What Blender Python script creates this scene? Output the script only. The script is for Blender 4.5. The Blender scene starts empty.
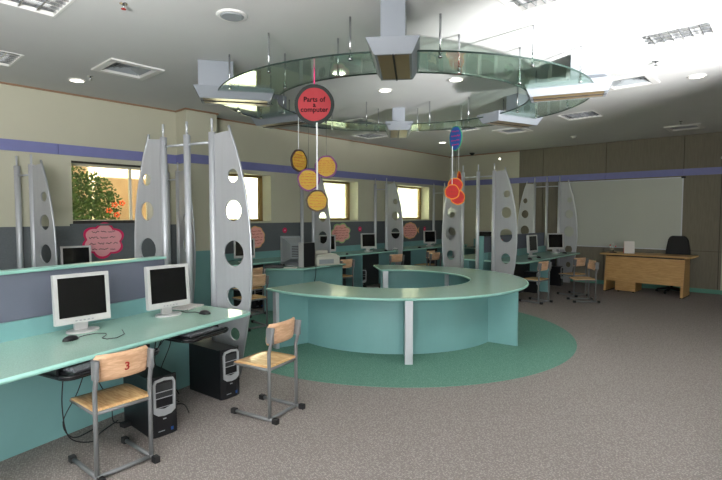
import bpy, bmesh, math, random
from mathutils import Vector, Matrix
random.seed(7)
sc = bpy.context.scene
PI = math.pi
R = math.radians
# ------------------------------------------------------------------ frames
# World: origin = far left room corner, +x along the back wall, +y towards the back wall (room spans y<0).
TH = 0.7333
dRx, dRy = math.cos(TH), -math.sin(TH)
dLx, dLy = math.sin(TH), math.cos(TH)
CX0, CY0 = 2.627, 14.4
def W(x, y, z=0.0):
    """survey frame (measured from the tripod) -> room frame"""
    ax, ay = x-CX0, y-CY0
    return Vector((ax*dRx+ay*dRy, ax*dLx+ay*dLy, z))
def D(x, y):
    return (x*dRx+y*dRy, x*dLx+y*dLy)
def face_rot(x, y):
    """z rotation that turns local +y towards survey direction (x,y)"""
    a, b = D(x, y)
    return math.atan2(b, a)-PI/2
HC = 3.37
# ------------------------------------------------------------------ camera
cd = bpy.data.cameras.new('camera'); cam = bpy.data.objects.new('camera', cd)
sc.collection.objects.link(cam); sc.camera = cam
cd.sensor_width = 36; cd.lens = 36*483/722; cd.clip_start = 0.05
c0 = W(0, 0, 1.66)
cam.location = c0; cam.rotation_euler = (PI/2-0.0523, 0, TH)
# ------------------------------------------------------------------ world, sun, lights, exposure
w = bpy.data.worlds.new('world'); sc.world = w; w.use_nodes = True
nt = w.node_tree; bg = nt.nodes['Background']
sky = nt.nodes.new('ShaderNodeTexSky'); sky.sky_type = 'NISHITA'; sky.sun_disc = False
sky.sun_elevation = R(48); sky.sun_rotation = R(90); sky.air_density = 1.0; sky.dust_density = 2.0
nt.links.new(sky.outputs[0], bg.inputs[0]); bg.inputs[1].default_value = 0.35
def light(name, kind, loc, energy, color=(1, 1, 1), target=None, **kw):
    l = bpy.data.lights.new(name, kind); l.energy = energy; l.color = color
    for k, v in kw.items(): setattr(l, k, v)
    o = bpy.data.objects.new(name, l); sc.collection.objects.link(o); o.location = loc
    if target is not None:
        o.rotation_euler = (Vector(target)-Vector(loc)).to_track_quat('-Z', 'Y').to_euler()
    return o
light('sun', 'SUN', (0, 0, 20), 60.0, (1.0, 0.95, 0.86), target=(-10, -1.5, 9), angle=R(0.6))
# strobe on a stand to the right of the camera, bounced off the ceiling
p = W(3.4, 2.5, 1.9); q = W(2.9, 4.0, HC)
light('bounce_strobe_right', 'SPOT', p, 2100, (1.0, 0.985, 0.97), target=q, spot_size=R(80), spot_blend=0.5, shadow_soft_size=0.06)
p = W(-1.6, 0.3, 1.9); q = W(-1.9, 0.8, HC)
light('bounce_strobe_left', 'SPOT', p, 1300, (1.0, 0.985, 0.97), target=q, spot_size=R(150), spot_blend=0.9, shadow_soft_size=0.1)
# large soft fill light added behind the camera to brighten the room
light('soft_fill', 'AREA', W(-0.3, -3.9, 1.9), 540, (0.97, 0.985, 1.0), target=W(-0.4, 6.0, 1.9), shape='RECTANGLE', size=6.0, size_y=2.6)
sc.view_settings.view_transform = 'Standard'; sc.view_settings.look = 'None'
sc.view_settings.gamma = 1; sc.view_settings.use_curve_mapping = False
sc.view_settings.exposure = 0.0
# ------------------------------------------------------------------ materials
def lin(c):
    return tuple(((v/255)/12.92 if v/255 <= 0.04045 else ((v/255+0.055)/1.055)**2.4) for v in c)+(1,)
def mat(name, col, rough=0.5, metal=0.0, noise=0.0, nscale=20, bump=0.0, bscale=60, spec=0.5, coat=0.0, stretch=None):
    m = bpy.data.materials.new(name); m.use_nodes = True
    n = m.node_tree.nodes; L = m.node_tree.links; b = n['Principled BSDF']
    b.inputs['Base Color'].default_value = lin(col); b.inputs['Roughness'].default_value = rough
    b.inputs['Metallic'].default_value = metal; b.inputs['Specular IOR Level'].default_value = spec
    b.inputs['Coat Weight'].default_value = coat
    tc = n.new('ShaderNodeTexCoord'); mp = n.new('ShaderNodeMapping'); L.new(tc.outputs['Object'], mp.inputs[0])
    if stretch: mp.inputs['Scale'].default_value = stretch
    t = n.new('ShaderNodeTexNoise'); t.inputs['Scale'].default_value = nscale; t.inputs['Detail'].default_value = 5
    L.new(mp.outputs[0], t.inputs[0])
    hs = n.new('ShaderNodeMixRGB'); hs.blend_type = 'MULTIPLY'; hs.inputs[0].default_value = 1
    rp = n.new('ShaderNodeValToRGB')
    rp.color_ramp.elements[0].position = 0.35; rp.color_ramp.elements[1].position = 0.65
    a = 1-noise; rp.color_ramp.elements[0].color = (a, a, a, 1); rp.color_ramp.elements[1].color = (1, 1, 1, 1)
    L.new(t.outputs[0], rp.inputs[0]); hs.inputs[1].default_value = lin(col); L.new(rp.outputs[0], hs.inputs[2])
    L.new(hs.outputs[0], b.inputs['Base Color'])
    if bump:
        t2 = n.new('ShaderNodeTexNoise'); t2.inputs['Scale'].default_value = bscale; t2.inputs['Detail'].default_value = 3
        L.new(mp.outputs[0], t2.inputs[0]); bp = n.new('ShaderNodeBump'); bp.inputs['Strength'].default_value = bump
        bp.inputs['Distance'].default_value = 0.01
        L.new(t2.outputs[0], bp.inputs['Height']); L.new(bp.outputs[0], b.inputs['Normal'])
    return m
def emis(name, col, s):
    m = bpy.data.materials.new(name); m.use_nodes = True; b = m.node_tree.nodes['Principled BSDF']
    b.inputs['Base Color'].default_value = lin(col); b.inputs['Emission Color'].default_value = lin(col)
    b.inputs['Emission Strength'].default_value = s
    return m
def glassy(name, tint, boost=1.0, base=0.0):
    """clear sheet: fresnel reflection over tinted transmission"""
    m = bpy.data.materials.new(name); m.use_nodes = True; n = m.node_tree.nodes; L = m.node_tree.links
    n.remove(n['Principled BSDF']); out = n['Material Output']
    tr = n.new('ShaderNodeBsdfTransparent'); tr.inputs[0].default_value = lin(tint)
    gl = n.new('ShaderNodeBsdfGlossy'); gl.inputs['Roughness'].default_value = 0.01; gl.inputs[0].default_value = (0.95, 1, 0.97, 1)
    fr = n.new('ShaderNodeFresnel'); fr.inputs[0].default_value = 1.5
    ma = n.new('ShaderNodeMath'); ma.operation = 'MULTIPLY_ADD'; ma.use_clamp = True
    ma.inputs[1].default_value = boost; ma.inputs[2].default_value = base
    mx = n.new('ShaderNodeMixShader'); L.new(fr.outputs[0], ma.inputs[0]); L.new(ma.outputs[0], mx.inputs[0])
    L.new(tr.outputs[0], mx.inputs[1]); L.new(gl.outputs[0], mx.inputs[2]); L.new(mx.outputs[0], out.inputs[0])
    return m
M = {}
M['ceiling'] = mat('ceiling_paint', (205, 206, 206), 0.9, noise=0.03, nscale=1.5)
M['wall'] = mat('cream_paint', (200, 198, 178), 0.75, noise=0.03, nscale=2)
M['grey_dado'] = mat('grey_vinyl', (102, 108, 112), 0.7, noise=0.12, nscale=60, bump=0.1)
M['purple'] = mat('lilac_strip', (126, 130, 184), 0.5, noise=0.05, nscale=8)
M['taupe'] = mat('taupe_wall_fabric', (128, 122, 106), 0.9, noise=0.12, nscale=40, stretch=(1, 1, 0.1), bump=0.2, bscale=300)
M['seam'] = mat('dark_seam', (70, 64, 56), 0.8)
M['mint'] = mat('mint_laminate', (126, 174, 174), 0.42, noise=0.06, nscale=3)
M['mint_top'] = mat('mint_worktop', (172, 208, 192), 0.22, noise=0.14, nscale=120, coat=0.2)
M['mint_edge'] = mat('pale_mint_edging', (150, 202, 190), 0.35)
M['teal_base'] = mat('teal_skirting', (92, 150, 132), 0.6)
M['fabric'] = mat('grey_blue_fabric', (108, 113, 128), 0.95, noise=0.1, nscale=200, bump=0.15, bscale=400)
M['silver'] = mat('brushed_aluminium', (208, 211, 217), 0.42, 0.4, noise=0.05, nscale=30, stretch=(1, 1, 0.05))
M['fin'] = mat('silver_panel', (188, 190, 195), 0.5, 0.3, noise=0.05, nscale=30, stretch=(1, 1, 0.05))
M['fin_edge'] = mat('silver_edge', (196, 200, 206), 0.35, 0.8)
M['chrome'] = mat('chrome', (205, 208, 212), 0.15, 1.0)
M['frame'] = mat('grey_chair_enamel', (122, 124, 126), 0.5, 0.1)
M['cap'] = mat('black_rubber', (32, 32, 34), 0.6)
def wood(name, c1, c2, scale, stretch, rough):
    m = mat(name, c1, rough); n = m.node_tree.nodes; L = m.node_tree.links; b = n['Principled BSDF']
    tc = n.new('ShaderNodeTexCoord'); mp = n.new('ShaderNodeMapping'); mp.inputs['Scale'].default_value = stretch
    t = n.new('ShaderNodeTexNoise'); t.inputs['Scale'].default_value = scale; t.inputs['Detail'].default_value = 6; t.inputs['Distortion'].default_value = 0.6
    rp = n.new('ShaderNodeValToRGB'); rp.color_ramp.elements[0].position = 0.38; rp.color_ramp.elements[1].position = 0.62
    rp.color_ramp.elements[0].color = lin(c1); rp.color_ramp.elements[1].color = lin(c2)
    L.new(tc.outputs['Object'], mp.inputs[0]); L.new(mp.outputs[0], t.inputs[0]); L.new(t.outputs[0], rp.inputs[0]); L.new(rp.outputs[0], b.inputs['Base Color'])
    return m
M['ply'] = wood('beech_plywood', (212, 168, 132), (232, 192, 156), 9, (1, 8, 8), 0.45)
M['ply_seat'] = wood('varnished_seat_ply', (210, 164, 112), (234, 194, 140), 9, (8, 1, 8), 0.25)
M['desk_wood'] = wood('honey_beech_veneer', (182, 142, 86), (200, 160, 102), 6, (1, 10, 10), 0.5)
M['black'] = mat('black_plastic', (22, 23, 26), 0.35)
M['screen'] = mat('dark_screen', (14, 15, 18), 0.12)
M['white_pl'] = mat('white_plastic', (200, 200, 199), 0.4)
M['grey_pl'] = mat('grey_plastic', (150, 156, 160), 0.45)
M['grid_hole'] = mat('slot_dark', (50, 52, 54), 0.6)
M['keys'] = mat('worn_key_plastic', (96, 98, 104), 0.5)
M['pc_silver'] = mat('silver_plastic', (186, 190, 194), 0.35, 0.4)
M['beige_pl'] = mat('beige_plastic', (206, 204, 192), 0.5)
M['paper'] = mat('white_paper', (228, 224, 220), 0.8)
M['red_disc'] = mat('glossy_red_card', (160, 4, 24), 0.55)
M['dark_rim'] = mat('dark_crepe_rim', (42, 48, 46), 0.8)
M['purple_rim'] = mat('purple_card_rim', (98, 44, 100), 0.7)
M['brown_rim'] = mat('brown_card_rim', (60, 44, 40), 0.7)
M['yellow'] = mat('ochre_card', (176, 142, 44), 0.7)
M['blue'] = mat('blue_card', (38, 84, 160), 0.5)
M['green_rim'] = mat('green_card_rim', (60, 150, 110), 0.6)
M['orange'] = mat('orange_card_rim', (238, 146, 46), 0.6)
M['scarlet'] = mat('scarlet_card', (206, 34, 30), 0.6)
M['pink'] = mat('pink_paper', (240, 170, 176), 0.8)
M['coral'] = mat('coral_paper', (250, 182, 172), 0.8)
M['magenta'] = mat('magenta_paper', (222, 30, 96), 0.7)
M['lime'] = mat('pale_green_paper', (176, 206, 140), 0.8)
M['peach'] = mat('peach_paper', (240, 184, 130), 0.8)
M['ink'] = mat('black_ink', (26, 10, 16), 0.8, spec=0.2)
M['red_ink'] = mat('red_ink', (170, 44, 40), 0.7)
M['ribbon_w'] = mat('white_ribbon', (225, 228, 232), 0.5)
M['ribbon_p'] = mat('pink_ribbon', (232, 40, 120), 0.5)
M['board'] = mat('whiteboard_enamel', (188, 192, 182), 0.4, noise=0.04, nscale=1.2)
M['cornice'] = mat('brown_cornice', (150, 118, 92), 0.6)
M['white_mt'] = mat('white_enamel', (222, 222, 220), 0.5)
M['mirror'] = mat('mirror_louvre', (215, 218, 222), 0.12, 0.95)
M['tube'] = emis('fluorescent_tube', (255, 250, 240), 1.6)
M['down'] = emis('downlight_glow', (255, 246, 228), 7)
M['brass'] = mat('bronze_lens', (140, 120, 84), 0.3, 0.3)
M['lampgrey'] = mat('satin_grey_lamp', (140, 146, 154), 0.45, 0.2)
M['ochre_frame'] = mat('brown_window_frame', (150, 124, 74), 0.5)
M['darkbar'] = mat('dark_window_bar', (46, 42, 36), 0.5)
M['glass'] = glassy('window_glass', (240, 246, 240), 0.9, 0.0)
M['ringglass'] = glassy('green_ring_glass', (238, 247, 241), 0.45, 0.0)
M['glass_edge'] = mat('dark_green_glass_edge', (22, 46, 40), 0.3)
M['bark'] = mat('bark', (96, 76, 56), 0.9, noise=0.3, nscale=20)
M['leaf'] = mat('leaf_green', (92, 124, 66), 0.8, noise=0.5, nscale=9)
M['tan'] = mat('tan_yard_wall', (206, 180, 150), 0.9, noise=0.12, nscale=3)
M['outwhite'] = mat('white_render', (236, 232, 214), 0.9, noise=0.03, nscale=3)
M['sand'] = mat('sandy_ground', (190, 172, 140), 0.95, noise=0.15, nscale=4)
M['flower'] = mat('orange_blossom', (236, 96, 50), 0.7)
# carpets: woven loops
def carpet(name, c1, c2):
    m = bpy.data.materials.new(name); m.use_nodes = True; n = m.node_tree.nodes; L = m.node_tree.links; b = n['Principled BSDF']
    b.inputs['Roughness'].default_value = 1; b.inputs['Specular IOR Level'].default_value = 0.1
    tc = n.new('ShaderNodeTexCoord'); mp = n.new('ShaderNodeMapping'); mp.inputs['Rotation'].default_value = (0, 0, R(20))
    vo = n.new('ShaderNodeTexVoronoi'); vo.inputs['Scale'].default_value = 75; vo.inputs['Randomness'].default_value = 0.55
    no = n.new('ShaderNodeTexNoise'); no.inputs['Scale'].default_value = 70; no.inputs['Detail'].default_value = 2
    L.new(tc.outputs['Object'], mp.inputs[0]); L.new(mp.outputs[0], vo.inputs[0]); L.new(mp.outputs[0], no.inputs[0])
    ad = n.new('ShaderNodeMath'); ad.operation = 'MULTIPLY_ADD'; ad.inputs[1].default_value = 0.9
    L.new(vo.outputs['Distance'], ad.inputs[0]); L.new(no.outputs[0], ad.inputs[2])
    rp = n.new('ShaderNodeValToRGB'); rp.color_ramp.elements[0].position = 0.55; rp.color_ramp.elements[1].position = 1.05
    rp.color_ramp.elements[0].color = lin(c1); rp.color_ramp.elements[1].color = lin(c2)
    L.new(ad.outputs[0], rp.inputs[0]); L.new(rp.outputs[0], b.inputs['Base Color'])
    bp = n.new('ShaderNodeBump'); bp.invert = True; bp.inputs['Strength'].default_value = 0.6; bp.inputs['Distance'].default_value = 0.006
    L.new(vo.outputs['Distance'], bp.inputs['Height']); L.new(bp.outputs[0], b.inputs['Normal'])
    return m
M['carpet'] = carpet('grey_loop_carpet', (174, 166, 161), (134, 127, 124))
M['green_carpet'] = carpet('green_loop_carpet', (124, 166, 150), (92, 134, 120))
# ------------------------------------------------------------------ mesh helpers
class MB:
    def __init__(s): s.bm = bmesh.new()
    def _x(s, vs, mtx):
        if mtx is not None: bmesh.ops.transform(s.bm, matrix=mtx, verts=vs)
    def box(s, x0, x1, y0, y1, z0, z1, bev=0, mtx=None):
        r = bmesh.ops.create_cube(s.bm, size=1); vs = r['verts']
        bmesh.ops.scale(s.bm, vec=(abs(x1-x0), abs(y1-y0), abs(z1-z0)), verts=vs)
        bmesh.ops.translate(s.bm, vec=((x0+x1)/2, (y0+y1)/2, (z0+z1)/2), verts=vs)
        s._x(vs, mtx)
        if bev:
            es = list({e for v in vs for e in v.link_edges})
            bmesh.ops.bevel(s.bm, geom=es, offset=bev, segments=2, affect='EDGES', profile=0.6)
        return s
    def tube(s, pts, r, seg=10, caps=True):
        pts = [Vector(p) for p in pts]; rings = []
        rr = r if isinstance(r, (list, tuple)) else [r]*len(pts)
        up = None
        for i, p in enumerate(pts):
            if i == 0: t = pts[1]-p
            elif i == len(pts)-1: t = p-pts[-2]
            else: t = (pts[i+1]-p).normalized()+(p-pts[i-1]).normalized()
            t.normalize()
            if up is None: up = Vector((0, 0, 1)) if abs(t.z) < 0.9 else Vector((1, 0, 0))
            a = t.cross(up); a.normalize(); b = a.cross(t); b.normalize(); up = b
            rings.append([s.bm.verts.new(p+(a*math.cos(k*2*PI/seg)+b*math.sin(k*2*PI/seg))*rr[i]) for k in range(seg)])
        for i in range(len(rings)-1):
            for k in range(seg):
                f = s.bm.faces.new((rings[i][k], rings[i][(k+1) % seg], rings[i+1][(k+1) % seg], rings[i+1][k])); f.smooth = True
        if caps:
            s.bm.faces.new(rings[0]); s.bm.faces.new(rings[-1][::-1])
        return s
    def cyl(s, x, y, z0, z1, r, r2=None, seg=16):
        return s.tube([(x, y, z0), (x, y, z1)], [r, r if r2 is None else r2], seg)
    def prism(s, poly, z0, z1, mtx=None):
        lo = [s.bm.verts.new((a, b, z0)) for a, b in poly]; hi = [s.bm.verts.new((a, b, z1)) for a, b in poly]
        s.bm.faces.new(lo[::-1]); s.bm.faces.new(hi); n = len(poly)
        for i in range(n): s.bm.faces.new((lo[i], lo[(i+1) % n], hi[(i+1) % n], hi[i]))
        s._x(lo+hi, mtx); return s
    def plate(s, outer, holes, t0, t1, mtx=None):
        """flat plate with holes, in local x/y, extruded t0..t1 in z"""
        es = []; allv = []
        for loop in [outer]+holes:
            vs = [s.bm.verts.new((a, b, t0)) for a, b in loop]; allv += vs
            for i in range(len(vs)): es.append(s.bm.edges.new((vs[i], vs[(i+1) % len(vs)])))
        r = bmesh.ops.triangle_fill(s.bm, use_beauty=True, use_dissolve=False, edges=es)
        fs = [g for g in r['geom'] if isinstance(g, bmesh.types.BMFace)]
        e = bmesh.ops.extrude_face_region(s.bm, geom=fs)
        nv = [g for g in e['geom'] if isinstance(g, bmesh.types.BMVert)]
        bmesh.ops.translate(s.bm, vec=(0, 0, t1-t0), verts=nv)
        s._x(allv+nv, mtx); return s
    def sector(s, ax, ay, bx, by, a0, a1, z0, z1, seg=96):
        """ring slab between inner ellipse (ax,ay) and outer ellipse (bx,by)"""
        full = abs(a1-a0) >= 359.9; n = max(4, int(seg*abs(a1-a0)/360)); rows = []
        for i in range(n if full else n+1):
            t = R(a0+(a1-a0)*i/n); c, d = math.cos(t), math.sin(t)
            rows.append([s.bm.verts.new(v) for v in ((ax*c, ay*d, z0), (bx*c, by*d, z0), (bx*c, by*d, z1), (ax*c, ay*d, z1))])
        m = len(rows)
        for i in range(m if full else m-1):
            A, B = rows[i], rows[(i+1) % m]
            for k in range(4): s.bm.faces.new((A[k], A[(k+1) % 4], B[(k+1) % 4], B[k]))
        if not full: s.bm.faces.new(rows[0][::-1]); s.bm.faces.new(rows[-1])
        return s
    def blob(s, c, r, sub=2, jit=0.0, sq=1):
        q = bmesh.ops.create_icosphere(s.bm, subdivisions=sub, radius=r)
        for v in q['verts']: v.co = Vector((v.co.x, v.co.y, v.co.z*sq))*(1+random.uniform(-jit, jit))+Vector(c)
        return s
    def build(s, name, m, parent=None, loc=(0, 0, 0), rz=0, smooth=False):
        bmesh.ops.recalc_face_normals(s.bm, faces=s.bm.faces)
        me = bpy.data.meshes.new(name); s.bm.to_mesh(me); s.bm.free(); me.materials.append(m)
        o = bpy.data.objects.new(name, me); sc.collection.objects.link(o)
        o.location = loc; o.rotation_euler = (0, 0, rz); o.parent = parent
        if smooth:
            for p in me.polygons: p.use_smooth = True
        return o
def empty(name, label, cat, loc=(0, 0, 0), rz=0, group=None):
    o = bpy.data.objects.new(name, None); sc.collection.objects.link(o)
    o.empty_display_size = 0.1; o.location = loc; o.rotation_euler = (0, 0, rz)
    return tag(o, label, cat, group)
def tag(o, label, cat, group=None):
    o['label'] = label; o['category'] = cat
    if group: o['group'] = group
    return o
def struct(o): o['kind'] = 'structure'; return o
KIDS = {}
def kids(o): return [c for c in sc.collection.objects if c.parent == o]
def dup(o, loc, rz, label, group=None, scale=None):
    def rec(a, par):
        c = a.copy(); sc.collection.objects.link(c)
        if par is not None: c.parent = par
        for k in kids(a): rec(k, c)
        return c
    r = rec(o, None); r.location = loc; r.rotation_euler = (0, 0, rz); r['label'] = label
    if scale: r.scale = scale
    if group: r['group'] = group
    return r
def circ(x, y, rx, ry=None, n=32):
    ry = rx if ry is None else ry
    return [(x+rx*math.cos(2*PI*i/n), y+ry*math.sin(2*PI*i/n)) for i in range(n)]
XZ = Matrix(((1, 0, 0, 0), (0, 0, -1, 0), (0, 1, 0, 0), (0, 0, 0, 1)))   # local x,y,t -> x,-t,z(y)
# ================================================================== STRUCTURE
YN, XF = -17.0, 11.5
struct(MB().box(-0.35, XF, YN, 0.3, -0.1, 0).build('floor', M['carpet']))
RC = W(0.467, 7.04)
struct(MB().prism(circ(0, 0, 2.48, n=96), 0.0005, 0.004).build('floor_green_circle', M['green_carpet'], loc=RC))
# ceiling with openings for the recessed fittings
LAMPS = [(2.85, 3.45, -12.25, -11.05), (0.87, 1.47, -12.15, -10.95), (6.47, 7.07, -7.17, -6.70), (5.86, 6.45, -9.05, -8.45),
         (4.55, 5.15, -3.95, -3.35), (0.45, 1.05, -4.75, -4.15), (2.35, 2.95, -4.20, -3.60)]
VENTS = [(1.79, -10.0), (6.02, -5.48), (3.35, -3.05), (6.0, -1.15), (1.62, -5.75)]
holes = LAMPS+[(x-0.24, x+0.24, y-0.24, y+0.24) for x, y in VENTS]
xs = sorted({-0.35, XF}|{h[0] for h in holes}|{h[1] for h in holes}); ys = sorted({YN, 0.3}|{h[2] for h in holes}|{h[3] for h in holes})
b = MB()
for i in range(len(xs)-1):
    for j in range(len(ys)-1):
        mx, my = (xs[i]+xs[i+1])/2, (ys[j]+ys[j+1])/2
        if any(h[0] < mx < h[1] and h[2] < my < h[3] for h in holes): continue
        vs = [b.bm.verts.new((x, y, HC)) for x, y in ((xs[i], ys[j]), (xs[i+1], ys[j]), (xs[i+1], ys[j+1]), (xs[i], ys[j+1]))]
        b.bm.faces.new(vs[::-1])
b.box(-0.35, XF, YN, 0.3, HC+0.14, HC+0.2)
bmesh.ops.remove_doubles(b.bm, verts=b.bm.verts, dist=1e-4)
struct(b.build('ceiling', M['ceiling']))
# window wall
WINS = [(10.08, 8.80), (7.85, 6.57), (5.31, 4.03), (2.52, 1.07)]
WZ0, WZ1 = 1.53, 2.43
b = MB(); b.box(-0.35, 0, YN, 0.3, 0, WZ0).box(-0.35, 0, YN, 0.3, WZ1, HC)
prev = YN
for a, c in WINS:
    b.box(-0.35, 0, prev, -a, WZ0, WZ1); prev = -c
b.box(-0.35, 0, prev, 0.3, WZ0, WZ1)
struct(b.build('wall_left', M['wall']))
b = MB(); b.box(0, 2.157, 0, 0.3, 0, HC); struct(b.build('wall_back', M['wall']))
b = MB()
for x0, x1 in ((2.157, 2.785), (2.80, 4.285), (4.30, 5.835), (5.85, 6.50), (6.515, XF)):
    b.box(x0, x1, -0.02, 0.3, 0.89, HC); b.box(x0, x1, -0.02, 0.3, 0, 0.88)
w2 = b.build('wall_back', M['taupe']); struct(w2)
struct(MB().box(2.157, XF, 0.0, 0.02, 0, HC).build('wall_back_joints', M['seam']))
struct(MB().box(XF, XF+0.2, YN, 0.3, 0, HC).build('wall_right', M['wall']))
struct(MB().box(-0.35, XF, YN-0.2, YN, 0, HC).build('wall_front', M['wall']))
# projecting column on the window wall
co = MB().box(0, 0.34, -8.50, -7.95, 0, HC).build('wall_column', M['wall']); struct(co)
struct(MB().box(0, 0.352, -8.512, -7.938, 0, 1.06).build('trim_1', M['mint']))
# dado, lilac strip, cornice, baseboards
struct(MB().box(0, 0.012, YN, -8.512, 0, 1.50).box(0, 0.012, -7.938, -0.0, 0, 1.50).build('trim_2', M['grey_dado']))
b = MB()
for y0, y1 in ((YN, -10.245), (-10.24, -8.50), (-7.95, -6.255), (-6.25, -3.255), (-3.25, -0.0)): b.box(0, 0.022, y0, y1, 2.50, 2.645)
b.box(0, 0.362, -8.522, -7.928, 2.50, 2.645)
b.box(0.022, 2.157, -0.022, 0, 2.50, 2.645)
for x0, x1 in ((2.157, 4.285), (4.29, 5.845), (5.85, XF)): b.box(x0, x1, -0.045, 0, 2.50, 2.645)
struct(b.build('trim_3', M['purple']))
b = MB().box(0, 0.025, YN, -8.50, HC-0.022, HC).box(0, 0.025, -7.95, 0, HC-0.022, HC).box(0, 0.365, -8.525, -7.925, HC-0.022, HC).box(0, 2.157, -0.025, 0, HC-0.03, HC)
struct(b.build('trim_4', M['cornice']))
struct(MB().box(0.012, 2.157, -0.015, 0, 0, 0.09).box(2.157, XF, -0.035, 0, 0, 0.09).build('baseboard_back', M['teal_base']))
struct(MB().box(6.56, 7.9, -0.05, -0.02, 0.09, 2.34).build('trim_5', M['wall']))
# windows
for i, (a, c) in enumerate(WINS):
    f = MB(); fw = 0.05; y0, y1 = -a, -c; xa, xb = -0.33, -0.27
    f.box(xa, xb, y1-fw*1.6, y1, WZ0, WZ1).box(xa, xb, y0, y0+fw, WZ0, WZ1).box(xa, xb, y0, y1, WZ1-0.045, WZ1).box(xa, xb, y0, y1, WZ0, WZ0+0.05)
    fo = struct(f.build('window_%d' % (i+1), M['ochre_frame'] if i else M['outwhite']))
    if i == 0: MB().box(xa, xb, y1-0.36, y1-0.33, WZ0+0.05, WZ1-0.045).build('mullion', M['outwhite'], fo)
    MB().box(-0.303, -0.297, y0+fw, y1-fw*1.6, WZ0+0.05, WZ1-0.045).build('window_pane', M['glass'], fo)
    if i == 0:
        MB().box(-0.02, 0.0, y0, y1, WZ1-0.03, WZ1).box(-0.02, 0.0, y0, y1, WZ0, WZ0+0.045).build('window_bar', M['darkbar'], fo)
    MB().box(-0.02, 0.05, y0-0.04, y1+0.04, WZ0-0.03, WZ0).build('window_sill', M['wall'] if i else M['grey_dado'], fo)
# ================================================================== OUTSIDE
struct(MB().box(-30, -0.36, -45, 12, -1.3, -1.2).build('ground', M['sand']))
struct(MB().box(-8.2, -8.0, -30, 10, -1.2, 9).build('wall_yard', M['tan']))
struct(MB().box(-0.35, XF, YN, -6.0, HC+0.2, 24).build('sun_block', M['outwhite']))  # unseen block added above the roof to keep sun off the yard
struct(MB().box(-4.2, -4.0, -6.4, 14, -1.2, 7).build('white_backdrop', M['outwhite']))  # added sunlit backdrop that turns the view through the far windows white
def shrub(x, y, z0, h, r, n, name, label):
    t = empty(name, label, 'tree', (x, y, z0))
    MB().tube([(0, 0, 0), (0.08, 0.03, h*0.35), (0, 0.1, h*0.7)], [0.07, 0.05, 0.02], 8).build('trunk', M['bark'], t)
    f = MB()
    for k in range(n):
        u = random.uniform(-1, 1); a = random.uniform(0, 2*PI); rr = r*random.random()**0.4
        c = Vector((math.cos(a)*math.sqrt(1-u*u)*rr, math.sin(a)*math.sqrt(1-u*u)*rr, h*0.72+u*rr*0.85))
        s_ = random.uniform(0.03, 0.065); ax = Vector((random.uniform(-1, 1), random.uniform(-1, 1), random.uniform(-1, 1))).normalized()
        bx = ax.orthogonal().normalized()*s_*0.5; ax = ax*s_
        f.bm.faces.new([f.bm.verts.new(c+v) for v in (ax, bx, -ax, -bx)])
    f.build('foliage', M['leaf'], t)
    return t
t1 = shrub(-4.6, -8.8, -1.2, 4.2, 1.15, 6000, 'garden_tree', 'leafy green tree seen outside the leftmost window')
f = MB()
for dx, dy, dz in ((1.0, 0.56, 2.95), (1.0, 0.72, 2.86), (1.05, 0.66, 3.08), (1.0, 0.84, 3.12)):
    for k in range(5):
        a = k*2*PI/5; f.blob((dx, dy+0.05*math.cos(a), dz+0.04*math.sin(a)), 0.028, 1)
f.build('blossom', M['flower'], t1)
# ================================================================== CEILING FITTINGS
def louvre(x0, x1, y0, y1, label):
    cx, cy = (x0+x1)/2, (y0+y1)/2; hx, hy = (x1-x0)/2, (y1-y0)/2
    t = empty('ceiling_light', label, 'light', (cx, cy, HC), 0, 'recessed louvre ceiling lights')
    e = 0.002
    f = MB().box(-hx+e, hx-e, -hy+e, -hy+0.02, -0.006, 0.11).box(-hx+e, hx-e, hy-0.02, hy-e, -0.006, 0.11)
    f.box(-hx+e, -hx+0.02, -hy+0.02, hy-0.02, -0.006, 0.11).box(hx-0.02, hx-e, -hy+0.02, hy-0.02, -0.006, 0.11).box(-hx+e, hx-e, -hy+e, hy-e, 0.11, 0.125)
    f.build('frame', M['white_mt'], t)
    g = MB(); nx = 6; ny = max(3, int(round(2*hy/0.13)))
    for k in range(1, nx+1): xx = -hx+0.02+(2*hx-0.04)*k/(nx+1); g.box(xx-0.003, xx+0.003, -hy+0.02, hy-0.02, 0.0, 0.05)
    for k in range(1, ny): yy = -hy+0.02+(2*hy-0.04)*k/ny; g.box(-hx+0.02, hx-0.02, yy-0.006, yy+0.006, 0.0, 0.05)
    g.build('louvre', M['mirror'], t)
    for s in (-0.5, 0, 0.5):
        MB().tube([(hx*s, -hy+0.04, 0.08), (hx*s, hy-0.04, 0.08)], 0.013, 8).build('tube', M['tube'], t)
LL = ['recessed louvre light at the top left edge, largest in view', 'recessed louvre light at the left edge above the window wall', 'short recessed louvre light in the bright patch of ceiling at right',
      'recessed louvre light at the top edge right of centre', 'recessed louvre light beyond the right end of the glass ring', 'distant louvre light over the window wall, seen left of the far ring lamp', 'distant louvre light behind the blue oval sign']
for h, l in zip(LAMPS, LL): louvre(*h, l)
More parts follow.
